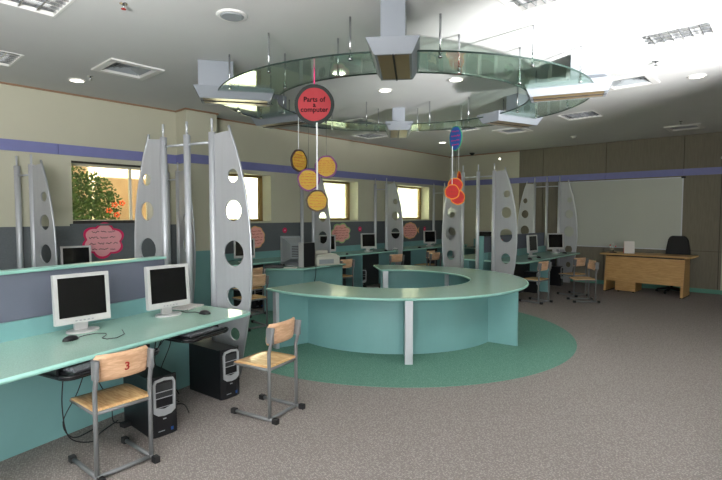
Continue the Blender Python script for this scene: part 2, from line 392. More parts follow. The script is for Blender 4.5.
def vent(x, y, label):
    t = empty('ceiling_vent', label, 'vent', (x, y, HC), 0, 'square ceiling air diffusers')
    f = MB()
    def ringf(a, za, c, zc):
        A = [f.bm.verts.new(v) for v in ((-a, -a, za), (a, -a, za), (a, a, za), (-a, a, za))]
        B = [f.bm.verts.new(v) for v in ((-c, -c, zc), (c, -c, zc), (c, c, zc), (-c, c, zc))]
        for k in range(4): f.bm.faces.new((A[k], A[(k+1) % 4], B[(k+1) % 4], B[k]))
    ringf(0.30, -0.002, 0.30, -0.02); ringf(0.30, -0.02, 0.225, -0.022); ringf(0.225, -0.022, 0.235, 0.07)
    f.build('frame', M['white_mt'], t)
    g = MB()
    for k in range(4):
        a = 0.20-0.045*k
        for s in (-1, 1):
            g.box(-a, a, -0.002, 0.002, -0.02, 0.02, mtx=Matrix.Translation((0, s*a, 0.02)) @ Matrix.Rotation(s*R(45), 4, 'X'))
            g.box(-0.002, 0.002, -a, a, -0.02, 0.02, mtx=Matrix.Translation((s*a, 0, 0.02)) @ Matrix.Rotation(-s*R(45), 4, 'Y'))
    g.box(-0.236, 0.236, -0.236, 0.236, 0.075, 0.08)
    g.build('vanes', M['grey_pl'], t)
for (x, y), l in zip(VENTS, ['square air diffuser in the ceiling at upper left', 'square air diffuser right of the glass ring beside the bright ceiling patch', 'square air diffuser far behind the blue oval sign',
                              'square air diffuser above the whiteboard end at far right', 'square air diffuser left of the far ring lamp']): vent(x, y, l)
for (x, y), l in zip([(0.83, -10.24), (3.52, -8.23), (3.43, -7.24), (4.43, -7.05), (6.71, -5.18), (1.4, -2.6)],
                     ['small round downlight over the window wall at left', 'small round downlight inside the ring, nearest the red disc', 'small round downlight inside the ring, below the near ring lamp', 'small round downlight inside the ring, right of the near ring lamp',
                      'small round downlight in the shaded ceiling at far right', 'small round downlight near the far corner']):
    t = empty('downlight', l, 'light', (x, y, HC), 0, 'round recessed downlights')
    b = MB()
    n = 28
    A = [b.bm.verts.new((0.1*math.cos(2*PI*k/n), 0.1*math.sin(2*PI*k/n), -0.001)) for k in range(n)]
    B = [b.bm.verts.new((0.095*math.cos(2*PI*k/n), 0.095*math.sin(2*PI*k/n), -0.012)) for k in range(n)]
    C_ = [b.bm.verts.new((0.078*math.cos(2*PI*k/n), 0.078*math.sin(2*PI*k/n), -0.012)) for k in range(n)]
    for k in range(n):
        b.bm.faces.new((A[k], A[(k+1) % n], B[(k+1) % n], B[k])); b.bm.faces.new((B[k], B[(k+1) % n], C_[(k+1) % n], C_[k]))
    b.build('trim_ring', M['white_mt'], t)
    MB().cyl(0, 0, -0.010, -0.002, 0.078, seg=28).build('lens', M['down'], t)
t = empty('ceiling_speaker', 'round white ceiling speaker plate left of the top of the glass ring', 'speaker', (4.03, -10.05, HC))
MB().cyl(0, 0, -0.014, -0.001, 0.12, 0.135, 36).build('rim', M['white_mt'], t)
MB().cyl(0, 0, -0.022, -0.014, 0.085, 0.10, 36).build('grille', M['grey_pl'], t)
for (x, y), l in zip([(4.03, -1.47)], ['small white smoke detector on the ceiling in front of the back wall']):
    t = empty('smoke_detector', l, 'smoke detector', (x, y, HC))
    MB().cyl(0, 0, -0.02, -0.001, 0.065, 0.07, 24).build('base', M['white_mt'], t); MB().cyl(0, 0, -0.05, -0.02, 0.03, 0.055, 24).build('sensor', M['white_mt'], t)
for (x, y), l in zip([(1.15, -10.19), (3.58, -10.77), (6.46, -6.19), (6.05, -1.9)], ['small sprinkler head beside the left downlight', 'small sprinkler head near the top edge above the left vent', 'small sprinkler head below the louvre light in the bright patch', 'small sprinkler head above the far right vent']):
    t = empty('sprinkler', l, 'sprinkler', (x, y, HC), 0, 'ceiling sprinkler heads')
    MB().cyl(0, 0, -0.008, -0.001, 0.03, seg=16).cyl(0, 0, -0.045, -0.008, 0.008, seg=10).build('stem', M['chrome'], t)
    MB().cyl(0, 0, -0.05, -0.046, 0.02, seg=12).build('deflector', M['red_ink'] if x == 3.58 else M['chrome'], t)
t = empty('dome_camera', 'small black dome camera on the ceiling near the far corner', 'camera', (0.95, -0.38, HC))
MB().cyl(0, 0, -0.03, -0.001, 0.07, seg=20).build('base', M['black'], t); MB().blob((0, 0, -0.035), 0.055, 2, 0, 0.8).build('dome', M['black'], t, smooth=True)
t = empty('spotlight', 'tiny lit spotlight high on the cream wall by the brown panels', 'light', (1.62, -0.03, 3.18))
MB().tube([(0, 0.03, 0), (0, -0.04, 0)], 0.03, 12).build('housing', M['white_mt'], t); MB().tube([(0, -0.041, 0), (0, -0.046, 0)], 0.024, 12).build('lens', M['down'], t)
# ================================================================== GLASS RING
GC = W(0.5, 6.05); GZ = 3.02
OX, OY, IX, IY = 2.2, 1.94, 1.52, 1.33
gr = empty('glass_ring', 'suspended ring of green-tinted glass above the round counter', 'ceiling ring', (GC.x, GC.y, GZ), TH)
LA = [-96, -24, 32, 87, 147, 195]
for i in range(6):
    a0 = LA[i]; a1 = LA[(i+1) % 6]; a1 += 360 if a1 < a0 else 0
    MB().sector(IX, IY, OX, OY, a0+5, a1-5, 0, 0.012, 120).build('glass_panel', M['ringglass'], gr)
    MB().sector(OX, OY, OX+0.006, OY+0.006, a0+5, a1-5, -0.001, 0.013, 120).build('panel_edge', M['glass_edge'], gr)
    MB().sector(IX-0.006, IY-0.006, IX, IY, a0+5, a1-5, -0.001, 0.013, 120).build('panel_edge', M['glass_edge'], gr)
    for fr, kx, ky in ((0.15, OX-0.09, OY-0.09), (0.5, OX-0.09, OY-0.09), (0.85, OX-0.09, OY-0.09), (0.3, IX+0.09, IY+0.09), (0.7, IX+0.09, IY+0.09)):
        t = R(a0+(a1-a0)*fr); x, y = kx*math.cos(t), ky*math.sin(t)
        r_ = MB().cyl(x, y, -0.02, HC-GZ-0.001, 0.010, seg=8).build('rod', M['chrome'], gr)
        MB().cyl(x, y, -0.02, -0.003, 0.02, seg=12).cyl(x, y, 0.0125, 0.03, 0.016, seg=12).build('clamp', M['chrome'], r_)
# lamps crossing the ring
LLAB = ['large flared ring lamp nearest the camera, hanging over the front of the glass ring', 'long grey ring lamp at the right front of the glass ring', 'long grey ring lamp at the right rear of the glass ring',
        'small-looking ring lamp at the far side of the glass ring, above the orange discs', 'grey ring lamp at the left rear of the glass ring', 'long grey ring lamp at the left front of the glass ring']
for i, a in enumerate(LA):
    t = R(a); x, y = (2.0 if a == 195 else 1.92)*math.cos(t), 1.74*math.sin(t)
    P = Vector((x, y)); 
    wx, wy = D(x, y)
    loc = (GC.x+wx, GC.y+wy, GZ)  # straddles the glass
    lp = empty('ring_lamp', LLAB[i], 'light', loc, math.atan2(wy, wx), 'flared lamps crossing the glass ring')
    L2 = 0.44; Wt, Wb = 0.215, 0.15
    b = MB()
    def rect(l, w_, z): return [b.bm.verts.new(v) for v in ((-l, -w_, z), (l, -w_, z), (l, w_, z), (-l, w_, z))]
    r0 = rect(L2, Wt, 0.045); r1 = rect(L2-0.06, Wb, -0.075); r2 = rect(L2-0.085, Wb-0.02, -0.075); r3 = rect(L2-0.085, Wb-0.02, -0.06)
    for A, B in ((r0, r1), (r1, r2), (r2, r3)):
        for k in range(4): b.bm.faces.new((A[k], A[(k+1) % 4], B[(k+1) % 4], B[k]))
    b.bm.faces.new(r0)
    b.build('housing', M['lampgrey'], lp)
    MB().box(-L2+0.09, L2-0.09, -Wb+0.022, -0.008, -0.074, -0.062).build('lens', M['brass'], lp)
    MB().box(-L2+0.09, L2-0.09, 0.008, Wb-0.022, -0.074, -0.062).build('lens', M['brass'], lp)
    MB().box(-L2+0.06, L2-0.06, -0.007, 0.007, -0.082, -0.0615).build('divider_bar', M['cap'], lp)
    MB().box(0.02, 0.40, -0.10, 0.10, 0.045, HC-GZ-0.001, 0.006).build('stem', M['lampgrey'], lp)
# ================================================================== DIVIDER SCREENS
FINC = [(0.20, 2.50), (0.265, 2.34), (0.33, 2.13), (0.385, 1.90), (0.425, 1.66), (0.447, 1.42), (0.455, 1.18), (0.445, 0.94), (0.42, 0.70), (0.375, 0.46), (0.32, 0.22), (0.27, 0.0)]
HOL = [(0.235, 2.05, 0.068), (0.235, 1.70, 0.105), (0.235, 1.27, 0.13), (0.235, 0.83, 0.098), (0.235, 0.45, 0.065)]
def add_fin(t, x0, s, h=1.0):
    outer = [(0.0, 0.0)]+[(x, z) for x, z in FINC[::-1]]+[(0.0, 2.48)]
    outer = [(x0+s*x, z*h) for x, z in outer]
    b = MB(); b.plate(outer, [circ(x0+s*x, z*h, r, r*h) for x, z, r in HOL], -0.009, 0.009, XZ)
    f = b.build('fin_panel', M['fin'], t)
    pts = [(x0+s*x, 0, z*h) for x, z in FINC]
    top = [(x0+s*(FINC[0][0]-0.012), 0, (FINC[0][1]+0.05)*h)]
    MB().tube(top+pts, 0.014, 8).build('edge_tube', M['fin_edge'], f)
def add_pole(t, x, h=1.0, r=0.036):
    p_ = MB().cyl(x, 0, 0.0, 2.50*h, r, seg=20).build('pole', M['silver'], t)
    MB().cyl(x, 0, 2.50*h, 2.64*h, 0.013, seg=12).build('pole_tip', M['silver'], p_)
def screen(name, label, loc, rz):
    t = empty(name, label, 'divider', loc, rz, 'tall three-pole divider screens')
    for x in (-0.355, 0, 0.355): add_pole(t, x)
    add_fin(t, 0.395, 1); add_fin(t, -0.395, -1)
    MB().tube([(-0.32, 0, 2.40), (-0.036, 0, 2.40)], 0.013, 10).build('cross_bar', M['silver'], t)
    MB().tube([(0.036, 0, 2.40), (0.32, 0, 2.40)], 0.013, 10).build('cross_bar', M['silver'], t)
    return t
ux, uy, vx, vy = 0.46, 0.888, 0.888, -0.46
E0 = (-1.818, 4.967)
def A(v, u, z=0.0): return W(E0[0]+vx*v+ux*u, E0[1]+vy*v+uy*u, z)
rowrot = math.atan2(D(vx, vy)[1], D(vx, vy)[0])
sA = screen('divider_screen', 'tall silver pole-and-fin screen at the end of the near computer row', A(-0.10, 0.15), rowrot)
dup(sA, (3.03, -3.86, 0), 0, 'tall silver pole-and-fin screen behind the round counter, right of centre', scale=(0.95, 1, 1))
dup(sA, (3.02, -0.32, 0), 0, 'far pole-and-fin screen standing against the back wall beside the whiteboard', scale=(0.88, 1, 0.985))
def wallscreen(a, label, h, rz=0.0):
    t = empty('wall_divider', label, 'divider', (0.06, -a, 0), rz, 'half divider screens along the window wall')
    add_pole(t, 0.0, h); add_pole(t, 0.35, h); add_fin(t, 0.388, 1, h)
    MB().tube([(0.03, 0, 2.36*h), (0.32, 0, 2.36*h)], 0.012, 8).build('cross_bar', M['silver'], t)
    return t
wallscreen(10.74, 'half screen of two poles and a fin left of the leftmost window', 0.92, R(13))
wallscreen(8.70, 'half screen partly hidden behind the near tall screen, by the column', 0.94)
wallscreen(5.82, 'half screen of poles and fin on the window wall behind the printer', 0.95)
wallscreen(3.47, 'half screen of poles and fin in front of the third bright window from the column', 0.96)
wallscreen(0.92, 'farthest half screen by the window wall, near the room corner', 0.96)
# ================================================================== COMPUTER ROWS
def worktop(t, w_, y0, y1, z, r=0.09, name='worktop', round0=False):
    """top from x=0..w_, y0..y1; rounded front corner at the y1 end"""
    pts = [(0, y0)]
    if round0: pts += [(w_-r+r*math.cos(R(k)), y0+r+r*math.sin(R(k))) for k in range(-90, 1, 15)]
    else: pts += [(w_, y0)]
    pts += [(w_-r+r*math.cos(R(k)), y1-r+r*math.sin(R(k))) for k in range(0, 91, 15)]+[(0, y1)]
    o = MB().prism(pts, z-0.03, z).build(name, M['mint_top'], t)
    b = MB(); pp = [(x, y, z-0.015) for x, y in pts[1:]]; b.tube(pp, 0.016, 8)
    b.build('edging', M['mint_edge'], o)
    return o
dk = empty('computer_desk', 'long mint computer desk in the left foreground', 'desk', A(0, 0), rowrot)
# local x = outwards (towards the camera aisle), local y = along row
worktop(dk, 0.89, -2.9, 0.0, 0.74)
MB().box(0.26, 0.285, -2.9, -0.12, 0.0, 0.71).build('front_panel', M['mint'], dk)
MB().box(0.02, 0.26, -0.145, -0.12, 0.0, 0.71).build('side_panel', M['mint'], dk)
MB().box(0.0, 0.02, -2.9, -0.24, 0.74, 0.875).build('upstand', M['mint'], dk)
dk2 = empty('computer_desk', 'mint desk on the hidden far side of the near partition', 'desk', A(-0.12, -1.45), rowrot+PI)
worktop(dk2, 0.80, -1.45, 1.21, 0.74)
MB().box(0.26, 0.285, -1.45, 1.0, 0.0, 0.71).build('front_panel', M['mint'], dk2)
pt = empty('desk_partition', 'grey fabric desk partition with mint cap behind the near monitors', 'partition', A(-0.06, 0), rowrot)
MB().box(-0.03, 0.055, -2.9, -0.25, 0.877, 1.225).build('fabric_panel', M['fabric'], pt)
MB().box(-0.05, 0.075, -2.9, -0.24, 1.225, 1.25, 0.008).build('cap_rail', M['mint_edge'], pt)
MB().box(-0.05, 0.058, -2.9, -0.24, 0.0, 0.875).build('lower_panel', M['mint'], pt)
# row B (right rear)
db = empty('computer_desk', 'mint computer desk at right running back to the whiteboard wall', 'desk', (3.11, -3.72, 0))
worktop(db, 0.80, 0.0, 3.24, 0.76, round0=True)
MB().box(0.24, 0.265, 0.05, 3.1, 0, 0.73).build('front_panel', M['cap'], db)
MB().box(0.265, 0.7, 1.58, 1.60, 0, 0.73).build('side_panel', M['mint'], db)
MB().box(0.0, 0.02, 0.1, 3.1, 0.76, 0.90).build('upstand', M['mint'], db)
dc = empty('computer_desk', 'mint desk seen between the poles of the middle screen', 'desk', (2.98, -0.48, 0), PI)
worktop(dc, 0.80, 0.0, 3.24, 0.76, round0=True)
MB().box(0.24, 0.265, 0.15, 3.2, 0, 0.73).build('front_panel', M['mint'], dc)
MB().box(0.265, 0.75, 3.14, 3.165, 0, 0.73).build('side_panel', M['mint'], dc)
pb = empty('desk_partition', 'grey fabric desk partition beside the far whiteboard screen', 'partition', (3.045, -3.7, 0))
MB().box(-0.04, 0.04, 0.0, 3.1, 0.90, 1.22).build('fabric_panel', M['fabric'], pb)
MB().box(-0.04, 0.04, 0.0, 3.1, 0, 0.90).build('lower_panel', M['mint'], pb)
MB().box(-0.045, 0.045, -0.03, 0.0, 0, 1.235).build('end_post', M['mint'], pb)
# wall row
BAYS = [(0.0, 2.55, 'mint desk bay by the window wall left of the leftmost half screen'), (2.95, 4.72, 'mint desk bay under the leftmost window'), (5.57, 7.63, 'mint desk bay on the window wall right of the column, behind the gap chair'),
        (7.73, 9.98, 'mint desk bay on the window wall right of the printer'), (10.08, 12.53, 'mint desk bay under the last window on the window wall'), (12.63, 13.3, 'short mint desk bay in the far corner of the window wall')]
for y0, y1, l in BAYS:
    dw = empty('computer_desk', l, 'desk', (0.014, -13.5+y0, 0), 0, 'desk bays along the window wall'); n_ = y1-y0
    worktop(dw, 0.72, 0, n_, 0.82, 0.02)
    MB().box(0.0, 0.02, 0, n_, 0.82, 0.95).build('upstand', M['mint'], dw)
    MB().box(0.20, 0.22, 0.03, n_-0.03, 0, 0.79).build('back_panel', M['grid_hole'], dw)
    for y in (0.0, n_-0.025): MB().box(0.22, 0.70, y, y+0.025, 0, 0.79).build('side_panel', M['mint'], dw)
    if n_ > 2: MB().box(0.22, 0.70, n_*0.48, n_*0.48+0.025, 0, 0.79).build('side_panel', M['mint'], dw)
de = empty('back_desk', 'mint desk under the cream back wall in the far corner', 'desk', (2.1, -0.04, 0))
MB().box(-1.25, 0, -0.6, 0, 0.73, 0.76).build('worktop', M['mint_top'], de)
for x in (-1.24, -0.03): MB().box(x, x+0.025, -0.55, -0.02, 0, 0.73).build('side_panel', M['mint'], de)
MB().box(-1.2, -0.05, -0.06, -0.03, 0.1, 0.73).build('back_panel', M['grid_hole'], de)
MB().box(-1.25, 0, -0.02, -0.0, 0.76, 0.98).build('upstand', M['mint'], de)
# ------------------------------------------------------------------ monitor
def make_monitor(label, loc, rz, k=1.0, silver=False):
    t = empty('monitor', label, 'monitor', loc, rz, 'flat computer monitors')
    c = M['white_pl'] if not silver else M['pc_silver']
    tilt = Matrix.Translation((0, 0, 0.075)) @ Matrix.Rotation(R(4), 4, 'X')
    b = MB(); W2, H = 0.203, 0.385
    bz, bb = 0.028, 0.05
    for x0, x1, z0, z1 in ((-W2, W2, 0, bb), (-W2, W2, H-bz, H), (-W2, -W2+bz, bb, H-bz), (W2-bz, W2, bb, H-bz)): b.box(x0, x1, -0.02, 0.022, z0, z1, mtx=tilt)
    b.box(-W2+0.005, W2-0.005, -0.035, -0.02, 0.005, H-0.005, mtx=tilt).box(-0.13, 0.13, -0.06, -0.035, 0.06, H-0.08, mtx=tilt)
    b.build('bezel', c, t)
    MB().box(-W2+bz, W2-bz, -0.018, 0.014, bb, H-bz, mtx=tilt).build('screen', M['screen'], t)
    b = MB()
    for q in range(5): b.box(-0.07+q*0.03, -0.055+q*0.03, 0.022, 0.025, 0.016, 0.024, mtx=tilt)
    b.build('button', M['grey_pl'], t)
    MB().box(-0.05, 0.05, -0.065, -0.03, 0.012, 0.2, 0.005).build('neck', c, t)
    MB().prism([(0.12*math.cos(a), -0.01+0.085*math.sin(a)) for a in [2*PI*i/28 for i in range(28)]], 0.0, 0.014).build('base', c, t)
    return t
FM = face_rot(0.788, -0.616)
m1 = make_monitor('white flat monitor nearest the camera on the foreground desk', W(-2.19, 3.77, 0.741), FM)
dup(m1, W(-1.755, 4.38, 0.741), FM, 'white flat monitor at the screen end of the foreground desk')
def DM(x, y, z, dx, dy, lab): return dup(m1, (x, y, z), math.atan2(dy, dx)-PI/2, lab)
for a, l in ((10.175, 'monitor on the window-wall desk, left of the magenta cloud poster'), (7.47, 'monitor on the window-wall desk beside the round pink poster'), (5.42, 'monitor on the window-wall desk just right of the printer'),
             (4.11, 'monitor on the window-wall desk between the cloud poster and the fish poster'), (3.10, 'monitor half hidden behind the fish poster divider fin'), (1.605, 'farthest monitor on the window-wall desk')):
    DM(0.40, -a, 0.821, 1, -0.12 if a > 9 else -0.45, l).scale = (0.9, 0.9, 0.9)
DM(3.45, -2.17, 0.761, 0.95, -0.05, 'monitor turned sideways on the right rear desk')
DM(3.45, -0.85, 0.761, 0.75, -0.65, 'monitor facing the room at the far end of the right rear desk')
DM(1.35, -0.32, 0.761, 0.3, -1, 'monitor on the small desk in the far corner')
# ------------------------------------------------------------------ mice with cords
def mouse(loc, rz, label, cord=None):
    t = empty('computer_mouse', label, 'mouse', loc, rz, 'black computer mice')
    b = MB(); b.blob((0, 0, 0), 1.0, 3)
    for v in b.bm.verts:
        v.co = Vector((v.co.x*0.033*(1-0.15*v.co.y), v.co.y*0.058, max(0, v.co.z)*0.034+0.002 if v.co.z > 0 else 0.0))
    b.build('shell', M['black'], t, smooth=True)
    MB().tube([(0, 0.025, 0.0325), (0, 0.04, 0.0275)], 0.004, 8).build('wheel', M['grey_pl'], t)
    if cord: MB().tube(cord, 0.003, 6).build('cord', M['cap'], t)
mouse(W(-2.13, 3.50, 0.7412), face_rot(0.5, 0.86), 'black mouse with looped cord in front of the nearest white monitor',
      [(0, 0.055, 0.008), (-0.03, 0.12, 0.006), (-0.02, 0.2, 0.006), (0.05, 0.24, 0.006), (0.1, 0.21, 0.006), (0.16, 0.14, 0.006), (0.22, 0.14, 0.006), (0.25, 0.2, 0.006), (0.19, 0.3, 0.006), (0.1, 0.34, 0.02)])
mouse(W(-1.45, 4.44, 0.7412), face_rot(-0.9, 0.2), 'black mouse at the rounded end of the foreground desk',
      [(0, 0.055, 0.008), (0.03, 0.12, 0.006), (0.0, 0.19, 0.006), (0.03, 0.26, 0.006)])
for x, y, z, l in ((3.72, -2.97, 0.761, 'black mouse nearest on the right rear desk'), (3.72, -2.52, 0.761, 'black mouse between the two monitors of the right rear desk'), (3.70, -0.95, 0.761, 'black mouse by the far monitor of the right rear desk'),
                   (0.66, -5.1, 0.821, 'black mouse on the window-wall desk near the cloud poster'), (0.62, -3.75, 0.821, 'black mouse on the window-wall desk beside the third divider'), (0.62, -2.4, 0.821, 'black mouse on the window-wall desk under the fish poster')):
    mouse((x, y, z+0.0003), random.uniform(0.8, 1.6), l)
# papers at desk end, small adaptor by monitor
tag(MB().box(-0.09, 0.09, -0.13, 0.13, 0, 0.012).box(-0.06, 0.1, -0.2, 0.02, 0.012, 0.018).build('paper_stack', M['paper'], loc=A(0.18, -0.13, 0.7405), rz=rowrot+0.2), 'white papers lying at the end of the foreground desk', 'paper')
# ------------------------------------------------------------------ keyboard trays + keyboards
def tray(v0, v1, u0, u1, z, lab, klab):
    cxv, cyu = (v0+v1)/2, (u0+u1)/2; hx, hy = (v1-v0)/2, (u1-u0)/2
    t = empty('keyboard_tray', lab, 'keyboard tray', A(cxv, cyu, z), rowrot, 'black pull-out keyboard trays')
    rr = 0.07
    pts = [(-hx, -hy)]+[(hx-rr+rr*math.cos(R(k)), -hy+rr+rr*math.sin(R(k))) for k in range(-90, 1, 15)]+[(hx-rr+rr*math.cos(R(k)), hy-rr+rr*math.sin(R(k))) for k in range(0, 91, 15)]+[(-hx, hy)]
    MB().prism(pts, 0, 0.016).build('shelf', M['black'], t)
    b = MB(); b.tube([(x, y, 0.02) for x, y in pts[1:-1]], 0.01, 6).build('lip', M['black'], t)
    for s in (-1, 1): MB().box(-hx, hx*0.4, s*(hy-0.02)-0.008, s*(hy-0.02)+0.008, 0.0165, 0.71-z-0.0005).build('runner', M['black'], t)
    k = empty('keyboard', klab, 'keyboard', A(cxv+0.125, cyu, z+0.0165), rowrot, 'black keyboards')
    MB().box(-0.075, 0.075, -hy+0.05, hy-0.05, 0, 0.02, 0.004).build('case', M['black'], k)
    b = MB(); n = int((2*hy-0.13)/0.021)
    for r_ in range(5):
        for c in range(n): b.box(-0.062+r_*0.024, -0.043+r_*0.024, -hy+0.065+c*0.021, -hy+0.083+c*0.021, 0.0203, 0.029)
    b.build('keys', M['keys'], k)
tray(0.62, 1.025, -1.86, -1.16, 0.655, 'black keyboard tray pulled out under the nearest monitor', 'black keyboard on the pulled-out tray behind the numbered chair')
tray(0.55, 1.0, -0.90, -0.42, 0.655, 'black keyboard tray under the second foreground monitor', 'black keyboard under the desk edge below the second monitor')
# ------------------------------------------------------------------ PC towers
def make_pc(label, loc, rz, group='black PC towers'):
    t = empty('computer_tower', label, 'computer', loc, rz, group)
    MB().box(-0.1, 0.1, -0.46, 0.0, 0.0, 0.445, 0.006).build('case', M['black'], t)
    b = MB()
    pr = [(-0.103, 0.0), (-0.103, 0.02), (-0.06, 0.035), (0.06, 0.035), (0.103, 0.02), (0.103, 0.0)]
    b.prism(pr, 0.003, 0.455); b.build('front_bezel', M['black'], t)
    arch = [(-0.082+0.0, 0.19), (-0.086, 0.40), (-0.07, 0.435), (0.0, 0.447), (0.07, 0.435), (0.086, 0.40), (0.082, 0.19), (0.05, 0.165), (0, 0.158), (-0.05, 0.165)]
    inn = [(-0.066, 0.225), (-0.068, 0.40), (-0.06, 0.418), (0.0, 0.425), (0.06, 0.418), (0.068, 0.40), (0.066, 0.225), (0, 0.208)]
    MB().plate(arch, [inn], -0.044, -0.030, XZ).build('surround', M['pc_silver'], t)
    MB().box(-0.066, 0.066, 0.034, 0.040, 0.338, 0.343).box(-0.066, 0.066, 0.034, 0.040, 0.292, 0.297).box(-0.064, 0.064, 0.034, 0.038, 0.222, 0.226).build('drive_trim', M['pc_silver'], t)
    MB().box(-0.062, 0.062, 0.034, 0.038, 0.348, 0.40).box(-0.062, 0.062, 0.034, 0.038, 0.30, 0.333).build('drive_door', M['grid_hole'], t)
    MB().box(-0.012, 0.012, 0.035, 0.039, 0.13, 0.137).build('power_button', M['pc_silver'], t)
    MB().box(-0.068, -0.048, 0.0335, 0.0365, 0.03, 0.055).build('sticker', M['blue'], t)
    MB().box(0.0, 0.05, 0.0355, 0.0365, 0.04, 0.047).build('name_plate', M['grey_pl'], t)
    return t
pc = make_pc('black PC tower with silver drive surround on the floor behind the numbered chair', W(-1.50, 3.575), face_rot(0.74, -0.67))
dup(pc, W(-1.205, 4.325), face_rot(0.80, -0.60), 'black PC tower with silver drive surround below the desk end beside the second chair')
for x, y, dx, dy, l in ((0.60, -4.55, 1, -0.2, 'PC tower with silver front under the window-wall desk'), (3.62, -2.35, 1, 0, 'dark PC tower under the right rear desk behind the nearest chair there'), (3.62, -0.95, 1, 0, 'dark PC tower under the far end of the right rear desk'),
                     (0.62, -7.35, 1, -0.2, 'PC tower under the window-wall desk behind the far left chairs')):
    dup(pc, (x, y, 0), math.atan2(dy, dx)-PI/2, l)
# ------------------------------------------------------------------ loose cables under the near desk
def cable(name, label, pts, r=0.004):
    P_ = [A(*p) for p in pts]
    # smooth by Catmull-Rom
    out = []
    for i in range(len(P_)-1):
        p0 = P_[max(0, i-1)]; p1 = P_[i]; p2 = P_[i+1]; p3 = P_[min(len(P_)-1, i+2)]
        for k in range(6):
            t = k/6; out.append(0.5*((2*p1)+(p2-p0)*t+(2*p0-5*p1+4*p2-p3)*t*t+(3*p1-p0-3*p2+p3)*t**3))
    out.append(P_[-1])
    return tag(MB().tube(out, r, 6).build(name, M['cap']), label, 'cable', 'black cables under the foreground desk')
for k, pts in enumerate([
    [(0.6, -1.62, 0.62), (0.58, -1.63, 0.35), (0.6, -1.6, 0.12), (0.62, -1.45, 0.03), (0.5, -1.3, 0.012), (0.42, -1.1, 0.012)],
    [(0.6, -1.45, 0.62), (0.55, -1.5, 0.4), (0.5, -1.58, 0.2), (0.48, -1.5, 0.05), (0.4, -1.3, 0.012)],
    [(0.55, -1.3, 0.62), (0.5, -1.32, 0.45), (0.48, -1.2, 0.2), (0.45, -1.15, 0.02), (0.5, -1.0, 0.012)],
    [(0.5, -0.78, 0.63), (0.47, -0.8, 0.35), (0.45, -0.76, 0.1), (0.5, -0.7, 0.012), (0.62, -0.62, 0.012), (0.8, -0.72, 0.008)],
    [(0.5, -0.7, 0.63), (0.42, -0.74, 0.4), (0.4, -0.62, 0.2), (0.42, -0.55, 0.02), (0.55, -0.6, 0.012)],
    [(0.48, -0.6, 0.63), (0.4, -0.56, 0.48), (0.42, -0.68, 0.3), (0.4, -0.7, 0.12), (0.45, -0.6, 0.012)],
    [(0.46, -0.52, 0.68), (0.38, -0.6, 0.55), (0.36, -0.75, 0.35), (0.42, -0.6, 0.2), (0.44, -0.5, 0.03)]]):
    cable('cable', ['black cable hanging lowest from the near keyboard tray', 'black cable looping beside the hanging cable under the near tray', 'black cable dropping behind the numbered chair', 'black cable trailing out on the carpet between the two towers',
                    'black cable left of the second tower, inner strand', 'black cable left of the second tower, middle strand', 'black cable left of the second tower, nearest the panel'][k], pts)
tag(MB().box(-0.03, 0.03, -0.14, 0.14, 0.0005, 0.035, 0.004).build('power_strip', M['cap'], loc=A(0.55, -1.02, 0), rz=rowrot), 'black power strip in the cable tangle under the foreground desk', 'power strip')
